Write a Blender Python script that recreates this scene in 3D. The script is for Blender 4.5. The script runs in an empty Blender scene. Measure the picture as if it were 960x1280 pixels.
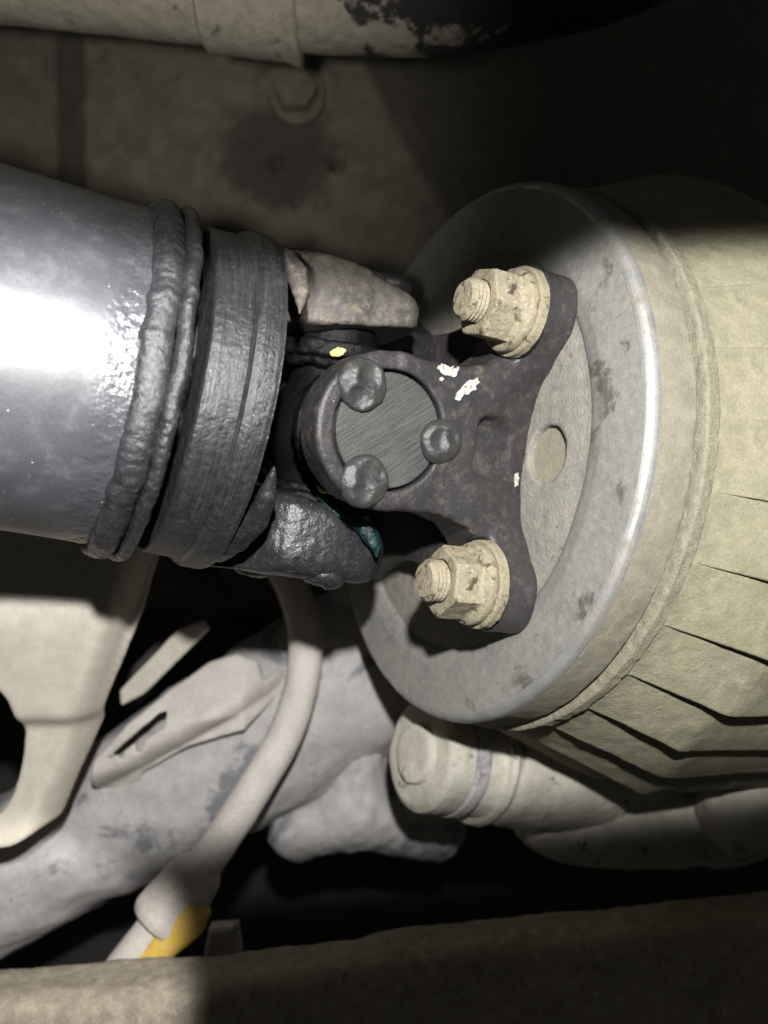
import bpy, math
import numpy as np
from mathutils import Matrix, Vector

# ------------------------------------------------------------------ camera, world, lamps
SC = bpy.context.scene
COL = SC.collection
FPX = 1040.0                                    # focal length in pixels of the 960 x 1280 photograph
cam_d = bpy.data.cameras.new('camera')
cam = bpy.data.objects.new('camera', cam_d)
COL.objects.link(cam)
cam_d.sensor_fit = 'VERTICAL'
cam_d.sensor_height = 24.0
cam_d.sensor_width = 18.0
cam_d.lens = FPX / 1280.0 * 24.0
cam_d.clip_start = 0.01
cam_d.clip_end = 20.0
cam.location = (0, 0, 0)
cam.rotation_euler = (math.radians(90), 0, 0)   # looks along +Y, Z up
cam_d.dof.use_dof = True
cam_d.dof.focus_distance = 0.232
cam_d.dof.aperture_fstop = 6.5
SC.camera = cam

world = bpy.data.worlds.new('World')
SC.world = world
world.use_nodes = True
bg = world.node_tree.nodes['Background']
bg.inputs[0].default_value = (1.0, 0.97, 0.9, 1)
bg.inputs[1].default_value = 0.024

def spot(name, loc, aim, power, angle, blend, size, col=(1, 1, 1), sx=1.0, sy=1.0, roll=0.0):
    d = bpy.data.lights.new(name, 'SPOT')
    d.energy = power
    d.spot_size = math.radians(angle)
    d.spot_blend = blend
    d.shadow_soft_size = size
    d.color = col
    o = bpy.data.objects.new(name, d)
    COL.objects.link(o)
    q = (Vector(aim) - Vector(loc)).to_track_quat('-Z', 'Y')
    o.matrix_world = Matrix.Translation(loc) @ q.to_matrix().to_4x4() @ Matrix.Rotation(math.radians(roll), 4, 'Z') @ Matrix.Diagonal((sx, sy, 1, 1))
    return o

TORCH = (0.012, -0.050, 0.080)
spot('torch_beam', TORCH, (0.012, 0.26, -0.004), 8.3, 130, 0.14, 0.006, (1.0, 0.99, 0.97), 1.0, 0.1185, 5)
spot('torch_core', TORCH, (-0.085, 0.20, 0.036), 9.0, 19, 1.0, 0.010, (0.97, 0.97, 1.0))
spot('fill_lower_left', (0.02, -0.03, 0.060), (-0.145, 0.32, -0.194), 10.0, 18, 0.4, 0.005, (1.0, 0.97, 0.95))  # added fill spot, brightens the lower-left beam end and hose fitting
spot('fill_top', (-0.03, -0.03, -0.004), (-0.14, 0.40, 0.205), 4.6, 52, 1.0, 0.01, (1.0, 0.96, 0.85))  # added fill spot, lifts only the pipe and wall at the top

SC.view_settings.view_transform = 'Standard'
SC.view_settings.look = 'None'
SC.view_settings.exposure = 0.0
SC.view_settings.gamma = 1.0
SC.view_settings.use_curve_mapping = False
SC.render.engine = 'CYCLES'

# ------------------------------------------------------------------ maths helpers
def W(px, py, d):
    """photo direction at a real distance d in front of the camera -> world point (metres)"""
    return np.array([(px - 480) / FPX * d, d, (640 - py) / FPX * d])

def hash3(i, j, k, seed):
    n = (i * 374761393 + j * 668265263 + k * 1274126177 + seed * 362437) & 0xFFFFFFFF
    n = ((n ^ (n >> 13)) * 1274126177) & 0xFFFFFFFF
    n = ((n ^ (n >> 16)) * 2246822519) & 0xFFFFFFFF
    return ((n ^ (n >> 15)) & 0xFFFFFF) / float(0x7FFFFF) - 1.0

def noise(p, freq, seed=0, octaves=3):
    out = np.zeros(len(p)); amp = 1.0; tot = 0
    for o in range(octaves):
        q = np.asarray(p) * freq * (2 ** o) + 17.3 * o + seed * 3.7
        f = np.floor(q); t = q - f; f = f.astype(np.int64)
        t = t * t * t * (t * (t * 6 - 15) + 10)
        acc = 0
        for dx in (0, 1):
            for dy in (0, 1):
                for dz in (0, 1):
                    w = (t[:, 0] if dx else 1 - t[:, 0]) * (t[:, 1] if dy else 1 - t[:, 1]) * (t[:, 2] if dz else 1 - t[:, 2])
                    acc = acc + w * hash3(f[:, 0] + dx, f[:, 1] + dy, f[:, 2] + dz, seed + o * 7)
        out += amp * acc; tot += amp; amp *= 0.5
    return out / tot

def smin(a, b, k):
    h = np.clip(0.5 + 0.5 * (b - a) / k, 0, 1)
    return b * (1 - h) + a * h - k * h * (1 - h)
def smax(a, b, k): return -smin(-a, -b, k)
def sbox(p, c, b, r=0.0):
    q = np.abs(p - np.array(c)) - np.array(b) + r
    return np.linalg.norm(np.maximum(q, 0), axis=1) + np.minimum(q.max(1), 0) - r
def scyl(p, c, axis, rad, half, r=0.0):
    q = p - np.array(c)
    o = [i for i in range(3) if i != axis]
    d0 = np.hypot(q[:, o[0]], q[:, o[1]]) - rad + r
    d1 = np.abs(q[:, axis]) - half + r
    return np.minimum(np.maximum(d0, d1), 0) + np.hypot(np.maximum(d0, 0), np.maximum(d1, 0)) - r
def scap(p, a, b, ra, rb=None):
    a = np.array(a); b = np.array(b); ba = b - a
    t = np.clip(((p - a) @ ba) / (ba @ ba), 0, 1)
    rr = ra if rb is None else ra + (rb - ra) * t
    return np.linalg.norm(p - a - t[:, None] * ba, axis=1) - rr
def spoly(u, v, pts):
    """signed distance to a 2-D polygon"""
    pts = np.array(pts, float); n = len(pts)
    d = np.full(len(u), 1e9); s = np.ones(len(u))
    for i in range(n):
        a = pts[i]; b = pts[i - 1]; e = b - a
        wu = u - a[0]; wv = v - a[1]
        t = np.clip((wu * e[0] + wv * e[1]) / (e @ e + 1e-18), 0, 1)
        d = np.minimum(d, (wu - e[0] * t) ** 2 + (wv - e[1] * t) ** 2)
        c1 = v >= a[1]; c2 = v < b[1]; c3 = e[0] * wv > e[1] * wu
        s = np.where((c1 & c2 & c3) | (~c1 & ~c2 & ~c3), -s, s)
    return s * np.sqrt(d)
def sext(d2, w, half, r=0.0):
    d0 = d2 + r; d1 = np.abs(w) - half + r
    return np.minimum(np.maximum(d0, d1), 0) + np.hypot(np.maximum(d0, 0), np.maximum(d1, 0)) - r

def nets(f, lo, hi, h):
    """surface nets: mesh the zero level of the distance field f"""
    lo = np.array(lo, float); hi = np.array(hi, float)
    n = np.ceil((hi - lo) / h).astype(int) + 1
    ax = [lo[i] + h * np.arange(n[i]) for i in range(3)]
    G = np.stack(np.meshgrid(*ax, indexing='ij'), -1).reshape(-1, 3)
    D = f(G).reshape(n)
    D = np.where(D == 0, 1e-9, D)
    S = D < 0
    m = n - 1
    cnt = np.zeros(m, int)
    for c in range(8):
        i, j, k = c & 1, (c >> 1) & 1, (c >> 2) & 1
        cnt += S[i:i + m[0], j:j + m[1], k:k + m[2]]
    act = (cnt > 0) & (cnt < 8)
    idx = -np.ones(m, int); cells = np.argwhere(act); idx[act] = np.arange(len(cells))
    acc = np.zeros((len(cells), 3)); num = np.zeros(len(cells))
    for a in range(3):
        for b0 in (0, 1):
            for b1 in (0, 1):
                o = np.zeros(3, int); ot = [i for i in range(3) if i != a]
                o[ot[0]] = b0; o[ot[1]] = b1
                e = np.zeros(3, int); e[a] = 1
                p0 = cells + o; p1 = p0 + e
                d0 = D[p0[:, 0], p0[:, 1], p0[:, 2]]; d1 = D[p1[:, 0], p1[:, 1], p1[:, 2]]
                x = (d0 < 0) != (d1 < 0)
                t = np.where(x, d0 / np.where(x, d0 - d1, 1), 0)
                acc[x] += p0[x] + e * t[x][:, None]; num[x] += 1
    V = lo + h * acc / num[:, None]
    quads = []
    for a in range(3):
        ot = [(a + 1) % 3, (a + 2) % 3]
        sl0 = [slice(1, m[i]) for i in range(3)]; sl0[a] = slice(0, m[a])
        sl1 = list(sl0); sl1[a] = slice(1, m[a] + 1)
        s0 = S[tuple(sl0)]; s1 = S[tuple(sl1)]
        for flip in (False, True):
            q = np.argwhere((s0 & ~s1) if not flip else (~s0 & s1))
            if not len(q): continue
            base = q.copy(); base[:, ot[0]] += 1; base[:, ot[1]] += 1
            def I(du, dv):
                c = base.copy(); c[:, ot[0]] -= du; c[:, ot[1]] -= dv
                return idx[c[:, 0], c[:, 1], c[:, 2]]
            Q = np.stack([I(1, 1), I(0, 1), I(0, 0), I(1, 0)], 1)
            quads.append(Q[:, ::-1] if flip else Q)
    Q = np.concatenate(quads)
    for _ in range(2):
        V = V - np.clip(f(V), -h, h)[:, None] * grad(f, V)
    return V, Q
def grad(f, V, e=2e-5):
    g = np.stack([f(V + np.eye(3)[i] * e) - f(V - np.eye(3)[i] * e) for i in range(3)], 1)
    return g / (np.linalg.norm(g, axis=1)[:, None] + 1e-12)
def rough_up(f, V, amps):
    """push vertices along the field normal by layered noise: (frequency, amplitude, seed)"""
    N = grad(f, V, 2e-4)
    d = sum(a * noise(V, fr, s) for fr, a, s in amps)
    return V + N * d[:, None]

def smooth_loop(pts, n):
    P = np.array(pts, float); out = []
    for i in range(len(P)):
        a, b, c, d = P[i - 1], P[i], P[(i + 1) % len(P)], P[(i + 2) % len(P)]
        for k in range(n):
            t = k / n
            out.append(0.5 * (2 * b + (c - a) * t + (2 * a - 5 * b + 4 * c - d) * t * t + (3 * b - a - 3 * c + d) * t ** 3))
    return out

# ------------------------------------------------------------------ object helpers
def mesh(name, V, Fc, mat, parent=None, M=None, smooth=True, sharp=None):
    me = bpy.data.meshes.new(name)
    me.from_pydata(np.asarray(V, float).tolist(), [], np.asarray(Fc).tolist() if isinstance(Fc, np.ndarray) else Fc)
    me.polygons.foreach_set('use_smooth', [smooth] * len(me.polygons))
    me.update()
    if sharp: me.set_sharp_from_angle(angle=math.radians(sharp))
    o = bpy.data.objects.new(name, me)
    COL.objects.link(o)
    if mat: me.materials.append(mat)
    if parent: o.parent = parent
    if M is not None: o.matrix_local = M
    return o
def empty(name, M, label, cat, group=None):
    o = bpy.data.objects.new(name, None)
    COL.objects.link(o)
    o.empty_display_size = 0.01
    o.matrix_world = M
    return tag(o, label, cat, group)
def tag(o, label, cat=None, group=None, kind=None):
    o['label'] = label
    if cat: o['category'] = cat
    if group: o['group'] = group
    if kind: o['kind'] = kind
    return o
def frame(O, a, roll=0.0):
    a = np.array(a, float); a /= np.linalg.norm(a)
    y = np.cross([0, 0, 1], a); y /= np.linalg.norm(y); z = np.cross(a, y)
    M = Matrix([[a[i], y[i], z[i], O[i]] for i in range(3)] + [[0, 0, 0, 1]])
    return M @ Matrix.Rotation(roll, 4, 'X')
def grid_faces(nu, nv, wrap_v=True):
    i = np.arange(nu - 1)[:, None]; j = np.arange(nv if wrap_v else nv - 1)[None, :]
    j2 = (j + 1) % nv
    return np.stack(np.broadcast_arrays(i * nv + j, i * nv + j2, (i + 1) * nv + j2, (i + 1) * nv + j), -1).reshape(-1, 4)
def densify(prof, step):
    out = []
    for (a, b) in zip(prof[:-1], prof[1:]):
        a = np.array(a, float); b = np.array(b, float)
        n = max(1, int(np.ceil(np.linalg.norm(b - a) / step)))
        for k in range(n): out.append(a + (b - a) * k / n)
    out.append(np.array(prof[-1], float))
    return np.array(out)
def lathe(name, prof, n, mat, parent=None, M=None, step=None, disp=None, axis_ends=True):
    """revolve (x, r) about local x; the profile runs so that outward is to its left; disp(P, phi, prof) -> outward offset"""
    pr = np.array(prof, float) if step is None else densify(prof, step)
    phi = np.arange(n) * 2 * math.pi / n
    d = np.gradient(pr, axis=0); nl = np.hypot(d[:, 0], d[:, 1]) + 1e-12
    nx = -d[:, 1] / nl; nr = d[:, 0] / nl
    c, s = np.cos(phi), np.sin(phi)
    P = np.stack([np.repeat(pr[:, 0], n), np.outer(pr[:, 1], c).ravel(), np.outer(pr[:, 1], s).ravel()], 1)
    if disp is not None:
        N = np.stack([np.repeat(nx, n), np.outer(nr, c).ravel(), np.outer(nr, s).ravel()], 1)
        P = P + N * disp(P, np.tile(phi, len(pr)), np.repeat(pr, n, axis=0))[:, None]
    Fc = grid_faces(len(pr), n)[:, ::-1].tolist()
    V = P.tolist()
    for e, k in ((0, 0), (1, len(pr) - 1)):
        if axis_ends and pr[k, 1] > 1e-6:
            V.append([pr[k, 0], 0, 0]); ci = len(V) - 1
            for j in range(n):
                a, b = k * n + j, k * n + (j + 1) % n
                Fc.append([ci, a, b] if e == 0 else [ci, b, a])
    return mesh(name, V, Fc, mat, parent, M, sharp=38)
def catmull(pts, n=10):
    P = [np.array(p, float) for p in pts]; P = [2 * P[0] - P[1]] + P + [2 * P[-1] - P[-2]]
    out = []
    for i in range(1, len(P) - 2):
        for k in range(n):
            t = k / n
            out.append(0.5 * (2 * P[i] + (P[i + 1] - P[i - 1]) * t + (2 * P[i - 1] - 5 * P[i] + 4 * P[i + 1] - P[i + 2]) * t * t + (3 * P[i] - P[i - 1] - 3 * P[i + 1] + P[i + 2]) * t ** 3))
    out.append(P[-2]); return np.array(out)
def sweep(name, path, rad, mat, parent=None, n=32, amps=(), ends=True, flat=1.0):
    path = np.array(path); m = len(path)
    rad = np.broadcast_to(np.array(rad, float), (m,))
    T = np.gradient(path, axis=0); T /= np.linalg.norm(T, axis=1)[:, None]
    u = np.cross(T[0], [0.1, 1, 0.05]); u /= np.linalg.norm(u)
    V = []
    for i in range(m):
        u = u - (u @ T[i]) * T[i]; u /= np.linalg.norm(u); v = np.cross(T[i], u)
        a = np.arange(n) * 2 * math.pi / n
        V.append(path[i] + rad[i] * (np.cos(a)[:, None] * u + flat * np.sin(a)[:, None] * v))
    C = np.repeat(path, n, 0); V = np.concatenate(V)
    if amps:
        N = V - C; N /= np.linalg.norm(N, axis=1)[:, None] + 1e-12
        V = V + N * sum(am * noise(V, fr, s) for fr, am, s in amps)[:, None]
    Fc = grid_faces(m, n).tolist(); V = V.tolist()
    if ends:
        for k, e in ((0, 0), (m - 1, 1)):
            V.append(path[k].tolist()); ci = len(V) - 1
            for j in range(n):
                a, b = k * n + j, k * n + (j + 1) % n
                Fc.append([ci, b, a] if e == 0 else [ci, a, b])
    return mesh(name, V, Fc, mat, parent)

# ------------------------------------------------------------------ materials
def mat(name, base, base2=None, dust=None, dust_amt=0.5, rough=0.6, rough2=None, metal=0.0, spec=0.5,
        s1=60, s2=140, fine=1800, bump=0.35, bump_d=0.0004, speck=None, speck_amt=0.06, speck_s=900, soft=0.18,
        extra=None, extra_amt=0.0, extra_s=90, brush=None, coat=0.0, lump=0.0, lump_s=300, grit=0.24, grit_s=1700, bdet=6, stain=None, bump_from=None):
    m = bpy.data.materials.new(name); m.use_nodes = True
    nt = m.node_tree; N = nt.nodes; L = nt.links
    bs = N['Principled BSDF']
    tc = N.new('ShaderNodeTexCoord').outputs['Object']
    def nz(scale, det=5, rg=0.6, vec=tc, dist=0.0):
        n = N.new('ShaderNodeTexNoise'); n.inputs['Scale'].default_value = scale; n.inputs['Detail'].default_value = det
        n.inputs['Roughness'].default_value = rg; n.inputs['Distortion'].default_value = dist
        L.new(vec, n.inputs['Vector']); return n.outputs['Fac']
    def ramp(s, a, b):
        r = N.new('ShaderNodeMapRange'); r.interpolation_type = 'SMOOTHSTEP'
        r.inputs['From Min'].default_value = a; r.inputs['From Max'].default_value = b
        L.new(s, r.inputs['Value']); return r.outputs['Result']
    def mix(f, A, B):
        x = N.new('ShaderNodeMix'); x.data_type = 'RGBA'
        L.new(f, x.inputs['Factor'])
        for sock, v in ((x.inputs['A'], A), (x.inputs['B'], B)):
            if isinstance(v, tuple): sock.default_value = (*v, 1)
            else: L.new(v, sock)
        return x.outputs['Result']
    def fmix(f, a, b):
        x = N.new('ShaderNodeMix'); x.data_type = 'FLOAT'; L.new(f, x.inputs['Factor'])
        for sock, v in ((x.inputs['A'], a), (x.inputs['B'], b)):
            if isinstance(v, (int, float)): sock.default_value = v
            else: L.new(v, sock)
        return x.outputs['Result']
    base2 = base2 or tuple(c * 0.65 for c in base)
    col = mix(ramp(nz(s1, 6), 0.3, 0.7), base, base2)
    rg = rough
    if brush:
        mp = N.new('ShaderNodeMapping'); mp.vector_type = 'TEXTURE'; mp.inputs['Rotation'].default_value = brush[0]; mp.inputs['Scale'].default_value = tuple(1.0 / v for v in brush[1])
        L.new(tc, mp.inputs['Vector'])
        bn = nz(1.0, 3, 0.6, mp.outputs['Vector'])
        col = mix(ramp(bn, 0.35, 0.75), col, brush[2])
    if dust:
        t = 1 - dust_amt
        df = ramp(nz(s2, 7, 0.68), t - soft, t + soft)
        col = mix(df, col, dust)
        rg = fmix(df, rough, rough2 if rough2 is not None else 0.9)
    if extra:
        ef = ramp(nz(extra_s, 6, 0.7, dist=0.4), 1 - extra_amt - 0.05, 1 - extra_amt + 0.05)
        col = mix(ef, col, extra)
    if stain:                                   # an oily patch with a place and shape of its own: (centre, inverse radii, colour)
        mp2 = N.new('ShaderNodeMapping'); mp2.inputs['Scale'].default_value = stain[1]
        mp2.inputs['Location'].default_value = tuple(-a * b for a, b in zip(stain[0], stain[1]))
        L.new(tc, mp2.inputs['Vector'])
        ln = N.new('ShaderNodeVectorMath'); ln.operation = 'LENGTH'; L.new(mp2.outputs['Vector'], ln.inputs[0])
        ad = N.new('ShaderNodeMath'); ad.operation = 'MULTIPLY_ADD'; L.new(nz(60, 5, 0.65), ad.inputs[0]); ad.inputs[1].default_value = 1.6; L.new(ln.outputs['Value'], ad.inputs[2])
        sm = ramp(ad.outputs[0], 1.8 + stain[3], 1.8 - stain[3])
        col = mix(sm, col, stain[2])
    if speck:
        sf = ramp(nz(speck_s, 2, 0.5), 1 - speck_amt - 0.22, 1 - speck_amt - 0.17)
        col = mix(sf, col, speck)
    hv = N.new('ShaderNodeHueSaturation'); L.new(col, hv.inputs['Color'])
    gr = N.new('ShaderNodeMapRange'); gr.inputs['From Min'].default_value = 0.3; gr.inputs['From Max'].default_value = 0.7
    gr.inputs['To Min'].default_value = 1 - grit; gr.inputs['To Max'].default_value = 1 + grit
    L.new(nz(grit_s, 6, 0.75), gr.inputs['Value']); L.new(gr.outputs['Result'], hv.inputs['Value'])
    L.new(hv.outputs['Color'], bs.inputs['Base Color'])
    if isinstance(rg, float): bs.inputs['Roughness'].default_value = rg
    else: L.new(rg, bs.inputs['Roughness'])
    bs.inputs['Metallic'].default_value = metal
    bs.inputs['Specular IOR Level'].default_value = spec
    bs.inputs['Coat Weight'].default_value = coat; bs.inputs['Coat Roughness'].default_value = 0.15
    h = nz(fine, bdet, 0.6 if bdet < 5 else 0.7)
    if lump:
        ml = N.new('ShaderNodeMath'); ml.operation = 'MULTIPLY_ADD'
        L.new(nz(lump_s, 4, 0.6), ml.inputs[0]); ml.inputs[1].default_value = lump; L.new(h, ml.inputs[2]); h = ml.outputs[0]
    if brush:
        mb = N.new('ShaderNodeMath'); mb.operation = 'MULTIPLY_ADD'; L.new(bn, mb.inputs[0]); mb.inputs[1].default_value = 0.6; L.new(h, mb.inputs[2]); h = mb.outputs[0]
    bp = N.new('ShaderNodeBump'); bp.inputs['Strength'].default_value = bump; bp.inputs['Distance'].default_value = bump_d
    if bump_from:                               # relief that sets in gradually along the shaft
        sx = N.new('ShaderNodeSeparateXYZ'); L.new(tc, sx.inputs[0])
        wv = N.new('ShaderNodeMath'); wv.operation = 'MULTIPLY_ADD'; L.new(nz(90, 3), wv.inputs[0]); wv.inputs[1].default_value = 0.012
        of = N.new('ShaderNodeMath'); of.operation = 'SUBTRACT'; L.new(sx.outputs[0], of.inputs[0]); of.inputs[1].default_value = 0.006
        L.new(of.outputs[0], wv.inputs[2])
        rs = N.new('ShaderNodeMath'); rs.operation = 'MULTIPLY'; L.new(ramp(wv.outputs[0], *bump_from), rs.inputs[0]); rs.inputs[1].default_value = bump
        L.new(rs.outputs[0], bp.inputs['Strength'])
        L.new(fmix(ramp(wv.outputs[0], *bump_from), rg, 0.30), bs.inputs['Roughness'])
    L.new(h, bp.inputs['Height']); L.new(bp.outputs['Normal'], bs.inputs['Normal'])
    return m

TAN = (0.40, 0.36, 0.25)
M_TUBE = mat('shaft_paint', (0.040, 0.040, 0.046), (0.048, 0.048, 0.055), dust=(0.070, 0.070, 0.077), dust_amt=0.40, rough=0.40, rough2=0.47, s1=50, s2=180, bdet=3, speck=(0.4, 0.4, 0.42), speck_amt=0.04, speck_s=800, spec=0.55, grit=0.2, extra=(0.090, 0.090, 0.098), extra_amt=0.34, extra_s=70, bump=0.10, bump_d=0.0003, fine=900)
M_WELD = mat('weld_paint', (0.020, 0.020, 0.023), (0.032, 0.032, 0.036), dust=(0.095, 0.093, 0.09), dust_amt=0.34, rough=0.26, rough2=0.42, s1=160, s2=500, bump=0.8, bump_d=0.0005, fine=1000, bdet=5, speck=(0.42, 0.40, 0.36), speck_amt=0.05, speck_s=1500, spec=0.7, grit=0.2)
M_ZONE = mat('weld_zone_paint', (0.040, 0.040, 0.046), (0.048, 0.048, 0.055), dust=(0.070, 0.070, 0.077), dust_amt=0.40, rough=0.40, rough2=0.47, s1=50, s2=180, bdet=3, speck=(0.4, 0.4, 0.42), speck_amt=0.04, speck_s=800, spec=0.55, grit=0.2, extra=(0.090, 0.090, 0.098), extra_amt=0.34, extra_s=70, bump=0.6, bump_d=0.0005, fine=700, bump_from=(-0.0765, -0.0700))
M_YOKE = mat('cast_yoke_paint', (0.017, 0.017, 0.019), (0.027, 0.027, 0.030), dust=(0.075, 0.073, 0.071), dust_amt=0.34, rough=0.34, rough2=0.6, s1=110, s2=600, bump=0.7, bump_d=0.0005, fine=650, bdet=4, speck=(0.45, 0.43, 0.40), speck_amt=0.06, speck_s=1300, spec=0.5, grit=0.25)
M_COLLAR = mat('scratched_collar_paint', (0.016, 0.016, 0.018), (0.026, 0.026, 0.029), dust=(0.062, 0.062, 0.063), dust_amt=0.36, rough=0.30, rough2=0.42, s1=110, s2=500, bump=0.6, bump_d=0.0004, fine=1200, bdet=5, speck=(0.45, 0.43, 0.40), speck_amt=0.04, speck_s=1400, spec=0.55, grit=0.2, brush=((0, 0, 0), (1300, 50, 50), (0.042, 0.042, 0.047)))
M_EAR = mat('rusty_ear_steel', (0.125, 0.112, 0.100), (0.075, 0.069, 0.068), dust=(0.22, 0.19, 0.15), dust_amt=0.42, rough=0.45, rough2=0.85, s1=60, s2=380, bump=0.6, bump_d=0.0006, fine=900, speck=(0.5, 0.45, 0.36), speck_amt=0.05, extra=(0.24, 0.165, 0.09), extra_amt=0.36, extra_s=160)
M_FORGE = mat('black_forging', (0.030, 0.029, 0.032), (0.048, 0.045, 0.047), dust=(0.115, 0.098, 0.085), dust_amt=0.36, rough=0.36, rough2=0.6, s1=60, s2=330, bump=0.45, bump_d=0.0005, fine=900, speck=(0.5, 0.47, 0.42), speck_amt=0.03, speck_s=900, lump=0.8, lump_s=260, grit=0.25, extra=(0.13, 0.092, 0.060), extra_amt=0.33, extra_s=120)
M_CAP = mat('ground_cap_steel', (0.050, 0.050, 0.050), (0.066, 0.066, 0.064), rough=0.42, s1=120, bump=0.5, bump_d=0.0003, fine=1500, brush=((math.radians(38), 0, 0), (100, 110, 2400), (0.105, 0.105, 0.10)))
M_STAKE = mat('stake_steel', (0.040, 0.039, 0.040), (0.06, 0.058, 0.056), rough=0.42, s1=200, bump=0.6, bump_d=0.0004, fine=700, dust=(0.11, 0.10, 0.09), dust_amt=0.3, rough2=0.5, s2=300, spec=0.7, metal=0.2)
M_NUT = mat('dusty_plated_nut', (0.33, 0.285, 0.195), (0.25, 0.21, 0.14), dust=(0.42, 0.375, 0.275), dust_amt=0.46, rough=0.42, rough2=0.9, s1=260, s2=520, bump=0.7, bump_d=0.0006, fine=1100, extra=(0.085, 0.065, 0.042), extra_amt=0.41, extra_s=210, grit=0.3)
M_WASH = mat('dusty_washer', (0.40, 0.35, 0.25), (0.32, 0.275, 0.185), rough=0.9, s1=300, bump=0.9, bump_d=0.0007, fine=1000, extra=(0.14, 0.10, 0.06), extra_amt=0.35, extra_s=220, grit=0.3)
M_DISC = mat('worn_disc_ring', (0.275, 0.268, 0.248), (0.225, 0.222, 0.212), dust=(0.32, 0.305, 0.265), dust_amt=0.46, rough=0.45, rough2=0.7, s1=70, s2=420, bump=0.3, bump_d=0.0004, fine=1500, extra=(0.12, 0.113, 0.10), extra_amt=0.38, extra_s=48, grit=0.2)
M_DISCIN = mat('dusty_disc_centre', (0.285, 0.268, 0.232), (0.23, 0.217, 0.19), dust=(0.335, 0.313, 0.268), dust_amt=0.48, rough=0.9, s1=70, s2=350, bump=0.8, bump_d=0.0006, fine=1000, extra=(0.12, 0.10, 0.075), extra_amt=0.33, extra_s=130, speck=(0.10, 0.08, 0.06), speck_amt=0.03, speck_s=380, grit=0.25)
M_EDGE = mat('polished_edge_metal', (0.55, 0.55, 0.54), (0.42, 0.42, 0.41), rough=0.42, metal=0.6, s1=120, bump=0.2, bump_d=0.0002, fine=1500, dust=(0.33, 0.31, 0.26), dust_amt=0.44, s2=90)
M_RIM = mat('dusty_rim', (0.275, 0.25, 0.185), (0.225, 0.205, 0.155), dust=(0.32, 0.295, 0.22), dust_amt=0.48, rough=0.85, s1=60, s2=200, bump=0.5, bump_d=0.0005, fine=1200, speck=(0.10, 0.085, 0.065), speck_amt=0.02, speck_s=420, grit=0.2)
M_HOUS = mat('dusty_cast_housing', (0.275, 0.255, 0.172), (0.215, 0.20, 0.135), dust=(0.335, 0.308, 0.21), dust_amt=0.46, rough=0.85, s1=50, s2=190, bump=0.6, bump_d=0.0006, fine=900, lump=0.8, lump_s=200, speck=(0.12, 0.105, 0.075), speck_amt=0.02, speck_s=380, grit=0.22)
M_STRIP = mat('sandy_flange_edge', (0.36, 0.33, 0.24), (0.29, 0.265, 0.19), rough=0.95, s1=500, bump=0.9, bump_d=0.0008, fine=1600, grit=0.3)
M_CROSS = mat('greasy_shaded_cross', (0.004, 0.004, 0.0045), (0.008, 0.008, 0.008), rough=0.45, s1=200, bump=0.6, bump_d=0.0006, fine=700, speck=(0.10, 0.10, 0.09), speck_amt=0.04, speck_s=900, spec=0.18)  # greasy metal, base colour darkened to give the gap its deep shadow
M_GREASE = mat('dark_teal_grease', (0.006, 0.042, 0.048), (0.003, 0.010, 0.012), rough=0.28, s1=330, bump=0.8, bump_d=0.0008, fine=700, coat=0.2, extra=(0.16, 0.16, 0.12), extra_amt=0.30, extra_s=330)
M_YELLOWM = mat('yellow_paint_dab', (0.75, 0.75, 0.30), (0.62, 0.66, 0.16), rough=0.5, s1=400, bump=0.4)
M_CHIP = mat('pale_chip', (0.70, 0.68, 0.60), (0.50, 0.47, 0.39), rough=0.8, s1=900, bump=0.6, extra=(0.16, 0.14, 0.11), extra_amt=0.42, extra_s=700)
M_SCR = mat('scratch_grey', (0.24, 0.24, 0.26), rough=0.5)
M_PIPE = mat('dusty_pipe', (0.25, 0.228, 0.19), (0.19, 0.174, 0.146), dust=(0.30, 0.275, 0.232), dust_amt=0.5, rough=0.9, s1=45, s2=220, bump=0.6, bump_d=0.0006, fine=600, extra=(0.05, 0.045, 0.04), extra_amt=0.34, extra_s=60, speck=(0.08, 0.07, 0.06), speck_amt=0.03, speck_s=300)
M_PIPET = mat('tarred_pipe', (0.25, 0.228, 0.19), (0.19, 0.174, 0.146), dust=(0.30, 0.275, 0.232), dust_amt=0.5, rough=0.9, s1=45, s2=220, bump=0.6, bump_d=0.0006, fine=600, extra=(0.05, 0.045, 0.04), extra_amt=0.34, extra_s=60, stain=(tuple(W(650, -62, 0.315)), (1 / 0.074, 0.0, 1 / 0.034), (0.020, 0.019, 0.020), 0.07))
M_WALL = mat('dusty_underbody', (0.125, 0.112, 0.090), (0.095, 0.085, 0.069), dust=(0.155, 0.138, 0.110), dust_amt=0.45, rough=0.9, s1=16, s2=90, bump=0.7, bump_d=0.0012, fine=320, extra=(0.045, 0.040, 0.034), extra_amt=0.32, extra_s=22, speck=(0.03, 0.026, 0.022), speck_amt=0.02, speck_s=180, stain=((-0.0575, 0.46, 0.197), (31.0, 0.0, 38.0), (0.050, 0.045, 0.038), 0.32))
M_PANEL = mat('pale_dusty_panel', (0.53, 0.485, 0.40), (0.46, 0.42, 0.345), dust=(0.57, 0.525, 0.44), dust_amt=0.5, rough=0.9, s1=25, s2=160, bump=0.4, bump_d=0.0006, fine=600, grit=0.1)
M_ARM = mat('dusty_grey_arm', (0.43, 0.415, 0.405), (0.37, 0.362, 0.37), dust=(0.53, 0.505, 0.475), dust_amt=0.46, rough=0.85, s1=40, s2=140, bump=0.6, bump_d=0.0008, fine=450, soft=0.24, extra=(0.20, 0.20, 0.22), extra_amt=0.42, extra_s=30)
M_CABLE = mat('dusty_hose', (0.55, 0.505, 0.46), (0.47, 0.43, 0.39), dust=(0.60, 0.555, 0.51), dust_amt=0.5, rough=0.9, s1=60, s2=90, bump=0.5, bump_d=0.0005, fine=700)
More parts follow.
